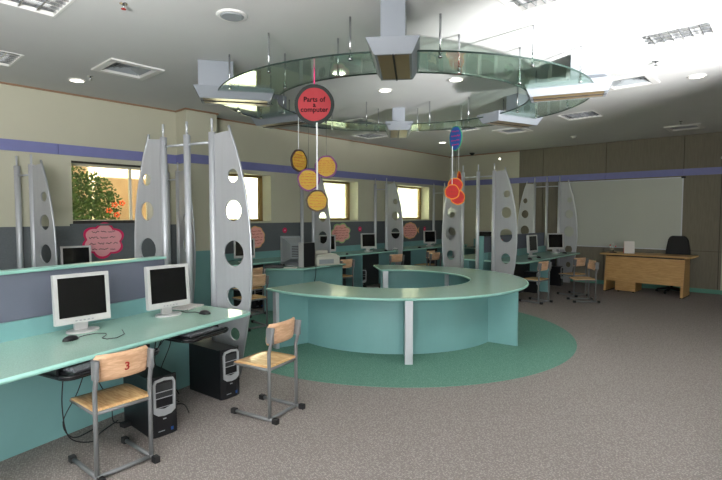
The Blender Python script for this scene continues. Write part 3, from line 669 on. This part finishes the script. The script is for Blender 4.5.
# ================================================================== CHAIRS
def bez(p0, p1, n=8): return [tuple(p0[i]+(p1[i]-p0[i])*k/n for i in range(3)) for k in range(n+1)]
def make_chair(label, loc, rz, number=None):
    t = empty('student_chair', label, 'chair', loc, rz, 'wooden student chairs with grey tube frames')
    w2 = 0.175
    for s in (-1, 1):
        x = s*w2
        MB().tube([(x, 0.0, 0.03), (x, 0.0, 0.45), (x, 0.0, 0.56), (x, -0.02, 0.63), (x, -0.045, 0.765)], 0.0145, 10).build('upright', M['frame'], t)
        r_ = MB().tube([(x, -0.07, 0.022), (x, 0.36, 0.022)], 0.0145, 10).build('floor_rail', M['frame'], t)
        for y in (-0.085, 0.355): MB().box(x-0.019, x+0.019, y, y+0.05, 0.0, 0.042, 0.004).build('foot_cap', M['cap'], r_)
        MB().tube([(x, 0.0, 0.425), (x, 0.37, 0.425)], 0.0125, 8).build('seat_rail', M['frame'], t)
        MB().box(x-0.011, x+0.011, -0.045, 0.018, 0.64, 0.765).build('back_bracket', M['frame'], t)
    for yy in (0.0, 0.35): MB().tube([(-w2, yy, 0.425), (w2, yy, 0.425)], 0.0115, 8).build('seat_bar', M['frame'], t)
    MB().tube([(-w2, 0.0, 0.022), (w2, 0, 0.022)], 0.0135, 8).build('cross_bar', M['frame'], t)
    # seat, slightly dished
    b = MB(); nx, ny = 10, 10; g = []
    for zt in (0, 1):
        rows = []
        for j in range(ny+1):
            row = []
            for i in range(nx+1):
                u, v = i/nx*2-1, j/ny*2-1
                x = u*0.185*(1-0.04*max(0, abs(v)-0.8)*5*abs(u)); y = 0.185+v*0.19
                z = 0.440+0.012*zt-0.010*(1-u*u)*(1-v*v)-0.012*max(0, v)**3
                row.append(b.bm.verts.new((x, y, z)))
            rows.append(row)
        g.append(rows)
    def skin(rows, flip):
        for j in range(ny):
            for i in range(nx):
                q = (rows[j][i], rows[j][i+1], rows[j+1][i+1], rows[j+1][i]); b.bm.faces.new(q[::-1] if flip else q).smooth = True
    skin(g[0], True); skin(g[1], False)
    for i in range(nx):
        b.bm.faces.new((g[0][0][i], g[0][0][i+1], g[1][0][i+1], g[1][0][i])); b.bm.faces.new((g[0][ny][i+1], g[0][ny][i], g[1][ny][i], g[1][ny][i+1]))
    for j in range(ny):
        b.bm.faces.new((g[0][j+1][0], g[0][j][0], g[1][j][0], g[1][j+1][0])); b.bm.faces.new((g[0][j][nx], g[0][j+1][nx], g[1][j+1][nx], g[1][j][nx]))
    b.build('seat', M['ply_seat'], t)
    # backrest: curved ply, rounded corners
    b = MB(); n = 12; F, Bk = [], []
    for zi in range(7):
        z = 0.615+zi*0.029
        hw = 0.18-(0.022 if zi in (0, 6) else 0.004 if zi in (1, 5) else 0)
        rf, rb = [], []
        for i in range(n+1):
            u = i/n*2-1; x = u*hw; yo = -0.05-0.03*(1-u*u)-0.13*(z-0.62)
            rf.append(b.bm.verts.new((x, yo+0.012+0.072, z))); rb.append(b.bm.verts.new((x, yo+0.072, z)))
        F.append(rf); Bk.append(rb)
    for j in range(6):
        for i in range(n):
            b.bm.faces.new((F[j][i], F[j+1][i], F[j+1][i+1], F[j][i+1])).smooth = True
            b.bm.faces.new((Bk[j][i], Bk[j][i+1], Bk[j+1][i+1], Bk[j+1][i])).smooth = True
        b.bm.faces.new((F[j][0], Bk[j][0], Bk[j+1][0], F[j+1][0])); b.bm.faces.new((F[j][n], F[j+1][n], Bk[j+1][n], Bk[j][n]))
    for i in range(n):
        b.bm.faces.new((F[0][i], F[0][i+1], Bk[0][i+1], Bk[0][i])); b.bm.faces.new((F[6][i+1], F[6][i], Bk[6][i], Bk[6][i+1]))
    bk = b.build('backrest', M['ply'], t)
    return t, bk
def text_mesh(body, size, m, parent, mtx, name='lettering', depth=0.0008):
    cu = bpy.data.curves.new(name, 'FONT'); cu.body = body; cu.size = size; cu.align_x = 'CENTER'; cu.align_y = 'CENTER'; cu.extrude = depth
    cu.resolution_u = 3; cu.offset = size*0.018
    o = bpy.data.objects.new(name, cu); sc.collection.objects.link(o)
    dg = bpy.context.evaluated_depsgraph_get(); me = bpy.data.meshes.new_from_object(o.evaluated_get(dg))
    bpy.data.objects.remove(o); me.transform(mtx); me.materials.clear(); me.materials.append(m)
    ob = bpy.data.objects.new(name, me); sc.collection.objects.link(ob); ob.parent = parent
    return ob
proto, bk = make_chair('plain student chair, nearest free-standing one beside the desk end tower', W(-0.645, 3.935), face_rot(-0.87, 0.49))
CH = 'wooden student chairs with grey tube frames'
c1 = dup(proto, W(-1.535, 3.065), face_rot(-0.78, 0.63), 'student chair with a red 3 on its backrest, left foreground')
bk1 = [k for k in kids(c1) if k.name.startswith('backrest')][0]
XZb = Matrix.Translation((0.02, -0.0205, 0.685)) @ Matrix.Rotation(R(97.5), 4, 'X')
text_mesh('3', 0.075, M['red_ink'], bk1, XZb, 'numeral')
def RC_(x, y, dx, dy, l): return dup(proto, (x, y, 0), math.atan2(dy, dx)-PI/2, l)
RC_(4.20, -3.46, -0.98, 0.15, 'student chair at the right rear desk, nearest the round counter')
RC_(4.45, -2.20, -0.93, 0.36, 'student chair at the right rear desk with its back turned, farthest from the counter')
RC_(4.82, -2.66, -0.80, -0.60, 'student chair pulled out behind another at the right rear desk, nearest the teacher desk')
RC_(1.90, -8.30, -1, 0.05, 'student chair in the gap between the near screen and the round counter')
RC_(1.12, -7.76, -1, -0.1, 'student chair at the window-wall desk behind the gap chair')
RC_(1.15, -5.62, -1, 0.0, 'student chair at the window-wall desk right of the printer')
RC_(1.15, -4.03, -1, 0.3, 'student chair at the window-wall desk below the fish-side fin')
RC_(1.12, -2.62, -1, 0.0, 'student chair at the window-wall desk, rear one of the pair')
RC_(1.50, -3.02, -1, 0.15, 'student chair at the window-wall desk, front one of the pair')
# ================================================================== ROUND COUNTER
rc = empty('round_counter', 'large C-shaped mint reception counter in the centre', 'counter', (RC.x, RC.y, 0), TH)
A0, A1 = -150, 97
OXc, OYc = 1.88, 1.75
OYc = 1.77
oa = [A1+(-147-A1)*k/120 for k in range(121)]; ia = [-160+(A1+160)*k/120 for k in range(121)]
def ell(a, x, y): return (x*math.cos(R(a)), y*math.sin(R(a)))
def oscale(a): return 1+0.045*max(0.0, (-a-110)/37.0)
outl = [ell(a, OXc*oscale(a), OYc*oscale(a)) for a in oa]; innl = [ell(a, 1.12, 1.03) for a in ia]
st_ = MB().prism(outl+innl, 0.712, 0.74).build('countertop', M['mint_top'], rc)
MB().tube([(x, y, 0.726) for x, y in outl], 0.0155, 8).tube([(x, y, 0.726) for x, y in [outl[-1]]+innl+[outl[0]]], 0.0145, 8).build('edging', M['mint_edge'], st_)
MB().sector(1.44, 1.35, 1.47, 1.38, -143, 95, 0.0, 0.711, 160).build('drum_panel', M['mint'], rc)
def radial(a, r0, r1, silver=True):
    m_ = Matrix.Rotation(R(a), 4, 'Z')
    MB().box(r0, r1, -0.013, 0.013, 0.0, 0.710, mtx=m_).build('support_panel', M['mint'], rc)
    if silver: MB().box(r1, r1+0.045, -0.045, 0.045, 0.0, 0.711, 0.006, mtx=m_).build('silver_post', M['silver'], rc)
radial(-143.8, 1.41, 1.86); radial(-88, 1.385, 1.735); radial(-34, 1.43, 1.82, False)
radial(93, 1.05, 1.34, False)
def post_in(a, r, w_=0.045):
    MB().box(r, r+0.03, -w_, w_, 0.0, 0.711, 0.005, mtx=Matrix.Rotation(R(a), 4, 'Z')).build('silver_post', M['silver'], rc)
post_in(93, 1.015); post_in(45, 1.345, 0.035)
# ------------------------------------------------------------------ small V counter
def WP(pts): return [tuple(W(x, y)[:2]) for x, y in pts]
sv = empty('printer_counter', 'small angled mint counter behind the opening of the round counter', 'counter', (0, 0, 0))
top = WP([(-1.72, 8.18), (-0.96, 8.17), (-0.30, 9.03), (-0.60, 9.30), (-1.15, 8.72), (-1.50, 8.50)])
tb = MB().prism(top, 0.715, 0.745).build('countertop', M['mint_top'], sv)
MB().tube([W(x, y, 0.73) for x, y in ((-1.72, 8.175), (-0.96, 8.165), (-0.295, 9.03))], 0.016, 8).build('edging', M['mint_edge'], tb)
MB().prism(WP([(-1.66, 8.28), (-0.99, 8.27), (-0.37, 9.07), (-0.39, 9.09), (-1.0, 8.30), (-1.66, 8.31)]), 0, 0.714).build('front_panel', M['mint'], sv)
MB().prism(WP([(-1.69, 8.27), (-1.66, 8.27), (-1.48, 8.46), (-1.51, 8.46)]), 0, 0.714).build('side_panel', M['mint'], sv)
MB().prism(WP([(-0.37, 9.07), (-0.35, 9.09), (-0.58, 9.26), (-0.60, 9.24)]), 0, 0.714).build('side_panel', M['mint'], sv)
# CRT monitor turned away, bare tower, printer, clutter
t = empty('old_crt_monitor', 'grey boxy monitor on the small angled counter', 'monitor', W(-1.22, 8.60, 0.746), face_rot(-0.45, 0.9))
t.scale = (0.95, 0.75, 1.2)
MB().box(-0.20, 0.20, 0.10, 0.16, 0.03, 0.44, 0.01).build('front_bezel', M['grey_pl'], t)
b = MB(); q = [(-0.18, 0.10, 0.05, 0.42), (-0.15, -0.08, 0.08, 0.39), (-0.10, -0.22, 0.12, 0.33)]
ring = []
for x, y, z0, z1 in q: ring.append([b.bm.verts.new(v) for v in ((x, y, z0), (-x, y, z0), (-x, y, z1), (x, y, z1))])
for a_, c_ in zip(ring, ring[1:]):
    for k in range(4): b.bm.faces.new((a_[k], a_[(k+1) % 4], c_[(k+1) % 4], c_[k]))
b.bm.faces.new(ring[-1]); b.bm.faces.new(ring[0][::-1]); b.build('rear_shell', M['grey_pl'], t)
b = MB()
for k in range(7): b.box(-0.075, 0.075, -0.2235, -0.2205, 0.15+k*0.024, 0.16+k*0.024)
b.build('vent_slots', M['grid_hole'], t)
MB().box(-0.13, 0.13, -0.1, 0.13, 0.0, 0.03, 0.008).build('base', M['grey_pl'], t)
t = empty('desktop_tower', 'small black computer case with pale front beside the printer', 'computer', W(-1.03, 8.37, 0.746), face_rot(-0.55, -0.8))
MB().box(-0.045, 0.045, -0.30, 0.0, 0.012, 0.42, 0.005).build('case', M['black'], t)
MB().box(-0.05, 0.05, 0.0, 0.03, 0.0, 0.43, 0.006).build('front_panel', M['white_pl'], t)
MB().tube([(0.045, -0.17, 0.22), (0.052, -0.17, 0.22)], 0.075, 24).build('fan_grille', M['grid_hole'], t)
MB().box(-0.045, 0.045, -0.28, -0.05, 0.0, 0.012).build('feet', M['cap'], t)
t = empty('printer', 'beige inkjet printer on the right arm of the small counter', 'printer', W(-0.66, 8.84, 0.746), face_rot(0.5, -0.86))
MB().box(-0.23, 0.23, -0.15, 0.15, 0.0, 0.17, 0.02).build('body', M['beige_pl'], t)
MB().box(-0.20, 0.20, -0.14, 0.10, 0.17, 0.195, 0.008).build('lid', M['beige_pl'], t)
MB().box(-0.10, 0.19, 0.148, 0.158, 0.03, 0.11).build('paper_slot', M['grey_pl'], t)
MB().box(-0.12, 0.12, -0.16, -0.135, 0.19, 0.25).build('rear_tray', M['beige_pl'], t)
tag(MB().tube([W(-0.86, 8.70, 0.76), W(-0.80, 8.45, 0.752), W(-0.78, 8.34, 0.74), W(-0.785, 8.33, 0.6), W(-0.83, 8.30, 0.4), W(-0.86, 8.26, 0.2), W(-0.84, 8.22, 0.02)], 0.005, 6).build('printer_cable', M['cap']), 'thin black cable hanging down the front of the small counter', 'cable')
tag(MB().box(-0.16, 0.16, -0.06, 0.06, 0, 0.05, 0.01).build('router', M['black'], loc=W(-1.50, 8.30, 0.746), rz=0.9), 'low black device left of the boxy monitor on the small counter', 'device')
tag(MB().box(-0.12, 0.10, -0.06, 0.06, 0, 0.01).build('paper_stack', M['paper'], loc=W(-1.2, 8.26, 0.746), rz=TH), 'loose white papers on the left arm of the small counter', 'paper')
# ================================================================== HANGING SIGNS
def squiggle(b, x0, x1, z, y, h, rw=0.0016):
    x = x0
    while x < x1-0.004:
        wl = random.uniform(0.018, 0.04)
        xe = min(x1, x+wl); n = max(3, int((xe-x)/0.005)); pts = []
        for k in range(n+1): pts.append((x+(xe-x)*k/n, y, z+random.uniform(-0.5, 0.5)*h))
        b.tube(pts, rw, 4); x = xe+0.010
def disc_sign(name, label, cat, loc, rz, r, face, rim, lines, strings, rimw=0.02, ink='red_ink', wob=0.04, group=None, rx=None):
    t = empty(name, label, cat, loc, rz, group)
    n = 40; ph = random.random()*6; kx = 1 if rx is None else rx
    def pol(rr): return [(kx*rr*(1+wob*math.sin(3*a+ph)*0.5+wob*0.4*math.sin(7*a))*math.cos(a), rr*(1+wob*math.sin(3*a+ph)*0.5+wob*0.4*math.sin(7*a))*math.sin(a)) for a in [2*PI*i/n for i in range(n)]]
    MB().prism(pol(r), -0.006, 0.006, XZ).build('rim', M[rim], t)
    MB().prism(pol(r-rimw), -0.0075, 0.0075, XZ).build('face', M[face], t)
    if lines:
        b = MB()
        for k in range(lines):
            z = (r-rimw)*(0.6-1.2*k/(lines-1 if lines > 1 else 1)); hw = kx*math.sqrt(max(0.01, (r-rimw)**2-z*z))*0.72
            squiggle(b, -hw, hw, z, -0.0092, r*0.13, r*0.02)
        b.build('handwriting', M[ink], t)
    for (sx, z1, m_, sr) in strings:
        ztop = math.sqrt(max(0, r*r-(sx/kx)**2))
        MB().box(sx-sr, sx+sr, 0.0065, 0.0085, ztop-0.02, z1, 0).build('string', M[m_], t)
    return t
fr_ = face_rot(0, 1)+0.0
MG = 'round word signs of the left hanging mobile'
t = disc_sign('hanging_sign', 'large red hanging disc lettered Parts of a computer with a dark crinkled rim', 'sign', W(-0.443, 4.65, 2.705), fr_, 0.19, 'red_disc', 'dark_rim', 0, [(0.0, 0.345, 'ribbon_p', 0.006)], rimw=0.034, wob=0.012)
FX = Matrix.Rotation(PI/2, 4, 'X')
for s_, z in (('Parts of', 0.045), ('a', -0.005), ('computer', -0.05)):
    text_mesh(s_, 0.066, M['ink'], t, Matrix.Translation((0, -0.0095, z)) @ FX)
def mob(x, y, Y, r, rz, rim, lines, ribbon, lab, rw=0.0015, rx=None):
    X = (x-361)/483*Y*1.003; v = (240-y)/483-0.0523; z = 1.66+Y*v/(1+0.0523*v)
    disc_sign('hanging_sign', lab, 'sign', W(X, Y, z), fr_+rz, r, 'yellow', rim, lines, [(0.0, 2.705-math.sqrt(max(0.0004, 0.185**2-(X+0.443)**2))+0.012-z, ribbon, rw)], rimw=0.016, group=MG, rx=rx)
mob(299.8, 161, 4.645, 0.108, 0.9, 'brown_rim', 5, 'ribbon_w', 'yellow hanging disc turned partly edge-on, upper left of the four', 0.003)
mob(309, 180, 4.655, 0.108, 0.1, 'purple_rim', 5, 'cap', 'yellow hanging disc with purple rim, lower left of the four on a black string')
mob(326.5, 167, 4.66, 0.108, -0.1, 'purple_rim', 6, 'cap', 'yellow hanging disc with purple rim, upper right of the four')
mob(317.5, 201, 4.635, 0.106, 0.05, 'brown_rim', 5, 'ribbon_w', 'lowest yellow hanging disc with brown rim on a wide white ribbon', 0.007)
Y2 = 7.35
def p2(x, y, Y=Y2):
    v = (240-y)/483-0.0523; return W((x-361)/483*Y*1.003, Y, 1.66+Y*v)
disc_sign('hanging_sign', 'blue hanging oval with green rim seen nearly edge-on', 'sign', p2(454.5, 139), fr_-1.0, 0.185, 'blue', 'green_rim', 4, [(0.0, 0.27, 'ribbon_w', 0.005)], rimw=0.014, ink='magenta', rx=0.72)
RG = 'scarlet discs of the right hanging mobile'
for x, y, Y, r, a, st, l in ((451.5, 192, 7.33, 0.115, 0.0, 'ribbon_w', 'scarlet hanging disc with orange rim, front one of the cluster'), (454.5, 185.5, 7.348, 0.115, 0.0, 'cap', 'scarlet hanging disc with orange rim, behind the front one'),
                         (457, 197.5, 7.364, 0.115, 0.0, 'cap', 'scarlet hanging disc with orange rim, lowest of the cluster'), (458.2, 178, 7.43, 0.10, 1.1, 'ribbon_w', 'scarlet hanging disc turned edge-on at the top of the cluster')):
    P_ = p2(x, y, Y)
    disc_sign('hanging_sign', l, 'sign', P_, fr_+a, r, 'scarlet', 'orange', 3, [(0.0, 2.69-P_.z, st, 0.006 if st != 'cap' else 0.0015)], rimw=0.016, group=RG)
# ================================================================== POSTERS
YZ = Matrix(((0, 0, 1, 0), (1, 0, 0, 0), (0, 1, 0, 0), (0, 0, 0, 1)))   # local (a,b,t) -> x=t, y=a, z=b
def cloud(rx, rz, k, amp, n=72, ph=0.0):
    out = []
    for i in range(n):
        a = 2*PI*i/n; q = 1+amp*(abs(math.sin(a*k/2+ph))-0.5)
        out.append((rx*q*math.cos(a), rz*q*math.sin(a)))
    return out
def poster(name, label, y, z, rx, rz, k, amp, fillm, rimm, lines, rim=0.03, tail=False, ph=0.3):
    t = empty(name, label, 'poster', (0.0125, y, z), 0)
    o1 = cloud(rx, rz, k, amp, ph=ph); o2 = cloud(rx-rim, rz-rim, k, amp, ph=ph)
    MB().prism(o1, 0.0005, 0.003, YZ).build('border', M[rimm], t)
    if tail: MB().prism([(rx*0.9, 0), (rx*1.28, 0.09), (rx*1.2, -0.0), (rx*1.28, -0.09)], 0.0005, 0.0032, YZ).build('tail', M[rimm], t)
    MB().prism(o2, 0.003, 0.005, YZ).build('sheet', M[fillm], t)
    b = MB()
    for q in range(lines):
        zz = (rz-rim)*(0.62-1.24*q/(lines-1)); hw = (rx-rim)*math.sqrt(max(0.05, 1-(zz/(rz-rim))**2))*0.82
        x = -hw
        while x < hw-0.02:
            xe = min(hw, x+random.uniform(0.06, 0.14)); n = max(4, int((xe-x)/0.012))
            b.tube([(0.006, x+(xe-x)*i/n, zz+random.uniform(-0.5, 0.5)*rz*0.13) for i in range(n+1)], 0.004, 4); x = xe+0.028
    b.build('handwriting', M['ink'] if rimm == 'magenta' else M['red_ink'], t)
poster('cloud_poster', 'pink cloud-shaped handwritten poster with a magenta border under the leftmost window', -9.68, 1.275, 0.28, 0.245, 6, 0.22, 'pink', 'magenta', 4, 0.032)
poster('round_poster', 'round coral poster beside the near fin, left of the grey boxy monitor', -6.95, 1.23, 0.21, 0.21, 9, 0.08, 'coral', 'peach', 5, 0.022)
poster('cloud_poster', 'coral cloud-shaped poster with pale green border right of the printer', -4.62, 1.245, 0.30, 0.215, 7, 0.2, 'coral', 'lime', 5, 0.028)
poster('fish_poster', 'coral fish-shaped poster with peach border on the far window wall', -1.98, 1.235, 0.33, 0.22, 10, 0.06, 'coral', 'peach', 5, 0.025, tail=True)
for y, z, r, l in ((-6.24, 1.345, 0.055, 'magenta paper dot on the grey wall above the boxy monitor'), (-3.98, 1.32, 0.06, 'magenta paper dot on the grey wall between the cloud poster and third divider'), (-1.30, 1.27, 0.06, 'magenta paper dot on the grey wall right of the fish poster')):
    t = empty('paper_dot', l, 'paper', (0.0125, y, z), 0, 'magenta paper dots')
    MB().prism(circ(0, 0, r, n=20), 0.0005, 0.003, YZ).build('disc', M['magenta'], t); MB().prism(circ(0, 0, r*0.45, r*0.3, n=14), 0.003, 0.004, YZ).build('centre', M['pink'], t)
tag(MB().prism(cloud(0.05, 0.055, 4, 0.2), 0.0005, 0.004, YZ).build('paper_cutout', M['scarlet'], loc=(3.086, -2.93, 1.09)), 'small red paper cutout pinned to the right rear partition', 'paper')
# ================================================================== BACK WALL
t = empty('whiteboard', 'large pale whiteboard across the back wall', 'whiteboard', (4.52, -0.022, 0))
MB().box(-1.31, 1.31, -0.016, 0, 0.905, 2.455).build('writing_surface', M['board'], t)
b = MB(); b.box(-1.33, 1.33, -0.02, 0, 0.885, 0.905).box(-1.33, 1.33, -0.02, 0, 2.455, 2.475).box(-1.33, -1.31, -0.02, 0, 0.905, 2.455).box(1.31, 1.33, -0.02, 0, 0.905, 2.455)
b.build('frame', M['silver'], t)
MB().box(1.29, 1.37, -0.04, -0.021, 2.445, 2.485).build('corner_clip', M['cap'], t)
t = empty('paper_flower', 'orange paper decoration with white tip high at the right edge', 'decoration', (6.55, -0.075, 2.80))
MB().box(-0.02, 0.16, 0.0, 0.02, -0.14, 0.02).build('leaf', M['orange'], t); MB().blob((-0.03, 0.01, 0.03), 0.035, 2).build('bud', M['white_pl'], t)
# teacher desk (axis aligned with the back wall)
TD = empty('teacher_desk', 'honey-coloured wooden teacher desk in front of the whiteboard', 'desk', (5.36, -0.86, 0), R(-3))
MB().box(-0.82, 0.86, -0.34, 0.32, 0.80, 0.83, 0.004).build('desktop', M['desk_wood'], TD)
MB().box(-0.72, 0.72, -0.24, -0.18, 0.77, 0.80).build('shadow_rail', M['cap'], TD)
for s in (-1, 1):
    pr = [(-0.33, 0.0), (-0.22, 0.77), (0.22, 0.77), (0.27, 0.0)]
    MB().prism([(y, z) for y, z in pr], s*0.71-0.022, s*0.71+0.022, YZ).build('side_panel', M['desk_wood'], TD)
    MB().box(s*0.71-0.024, s*0.71+0.024, -0.335, 0.275, 0.0, 0.02).build('foot', M['cap'], TD)
MB().prism([(-0.275, 0.24), (-0.255, 0.24), (-0.205, 0.765), (-0.225, 0.765)], -0.69, 0.69, YZ).build('modesty_panel', M['desk_wood'], TD)
pd = empty('drawer_pedestal', 'low wooden drawer unit under the left side of the teacher desk', 'drawers', (5.02, -0.80, 0), R(-3))
MB().box(-0.20, 0.20, -0.24, 0.22, 0.03, 0.55, 0.004).build('body', M['desk_wood'], pd)
for z in (0.05, 0.22, 0.39):
    d_ = MB().box(-0.19, 0.19, 0.22, 0.235, z, z+0.155).build('drawer', M['desk_wood'], pd); MB().box(-0.05, 0.05, 0.235, 0.25, z+0.07, z+0.085).build('handle', M['chrome'], d_)
for x in (-0.15, 0.15):
    for y in (-0.18, 0.17): MB().cyl(x, y, 0.0, 0.03, 0.02, seg=10).build('castor', M['cap'], pd)
oc = empty('office_chair', 'black office chair behind the teacher desk', 'chair', (5.76, -0.44, 0), R(180-15))
b = MB(); prb = [(-0.24, 0.56), (-0.235, 0.80), (-0.19, 1.02), (-0.13, 1.075), (0.13, 1.075), (0.19, 1.02), (0.235, 0.80), (0.24, 0.56)]
prb = [(x_, 0.60+(z_-0.56)*1.18) for x_, z_ in prb]
b.prism(prb, -0.03, 0.04, XZ); bmesh.ops.bevel(b.bm, geom=b.bm.edges[:], offset=0.015, segments=2, affect='EDGES')
bmesh.ops.translate(b.bm, vec=(0, -0.22, 0), verts=b.bm.verts); b.build('backrest', M['cap'], oc)
MB().box(-0.24, 0.24, -0.22, 0.22, 0.43, 0.50, 0.02).build('seat', M['cap'], oc)
MB().cyl(0, 0, 0.09, 0.43, 0.025).build('gas_lift', M['black'], oc)
MB().box(-0.03, 0.03, -0.25, -0.05, 0.40, 0.425).box(-0.03, 0.03, -0.275, -0.25, 0.40, 0.62).build('back_stay', M['black'], oc)
for k in range(5):
    a = R(72*k+18); l_ = MB().tube([(0, 0, 0.10), (0.27*math.cos(a), 0.27*math.sin(a), 0.065)], [0.025, 0.015], 8).build('base_leg', M['black'], oc)
    MB().blob((0.27*math.cos(a), 0.27*math.sin(a), 0.028), 0.028, 2).build('castor', M['cap'], l_)
t = empty('desk_calendar', 'white tent calendar with red edge on the teacher desk', 'calendar', (5.03, -0.88, 0.8305), R(20))
MB().prism([(-0.055, 0), (-0.05, 0), (0.002, 0.255), (0.0, 0.26)], -0.1, 0.1, YZ).build('page', M['paper'], t)
MB().prism([(0.055, 0), (0.05, 0), (0.0, 0.255), (0.003, 0.26)], -0.1, 0.1, YZ).build('backing', M['scarlet'], t)
MB().box(-0.1, 0.1, -0.05, 0.05, 0.0, 0.004).build('base', M['scarlet'], t)
t = empty('wire_ornament', 'small red and white wire ornament on a black base on the teacher desk', 'ornament', (4.72, -0.9, 0.8305))
MB().box(-0.07, 0.07, -0.04, 0.04, 0, 0.015, 0.004).build('base', M['cap'], t)
for k, (dx, dz, m_) in enumerate(((-0.06, 0.16, 'scarlet'), (0.0, 0.19, 'paper'), (0.05, 0.14, 'scarlet'))):
    s_ = MB().tube([(0, 0, 0.015), (dx*0.4, 0, dz*0.6), (dx, 0, dz)], 0.003, 6).build('wire', M['chrome'], t); MB().blob((dx, 0, dz), 0.017, 1).build('bead', M[m_], s_)
# right edge: mint panel with a dark cable running up its edge
me_ = W(2.275, 2.93)
t = empty('mint_panel', 'edge of a mint panel with dark wavy trim at the right border', 'panel', (me_.x, me_.y, 0), TH-0.15)
MB().box(0.012, 0.9, -0.015, 0.015, 0.0, 1.06).build('board', M['mint'], t)
MB().tube([(0.006+0.008*math.sin(k*0.9), 0, 0.02+k*0.05) for k in range(22)], 0.009, 8).build('edge_trim', M['cap'], t)
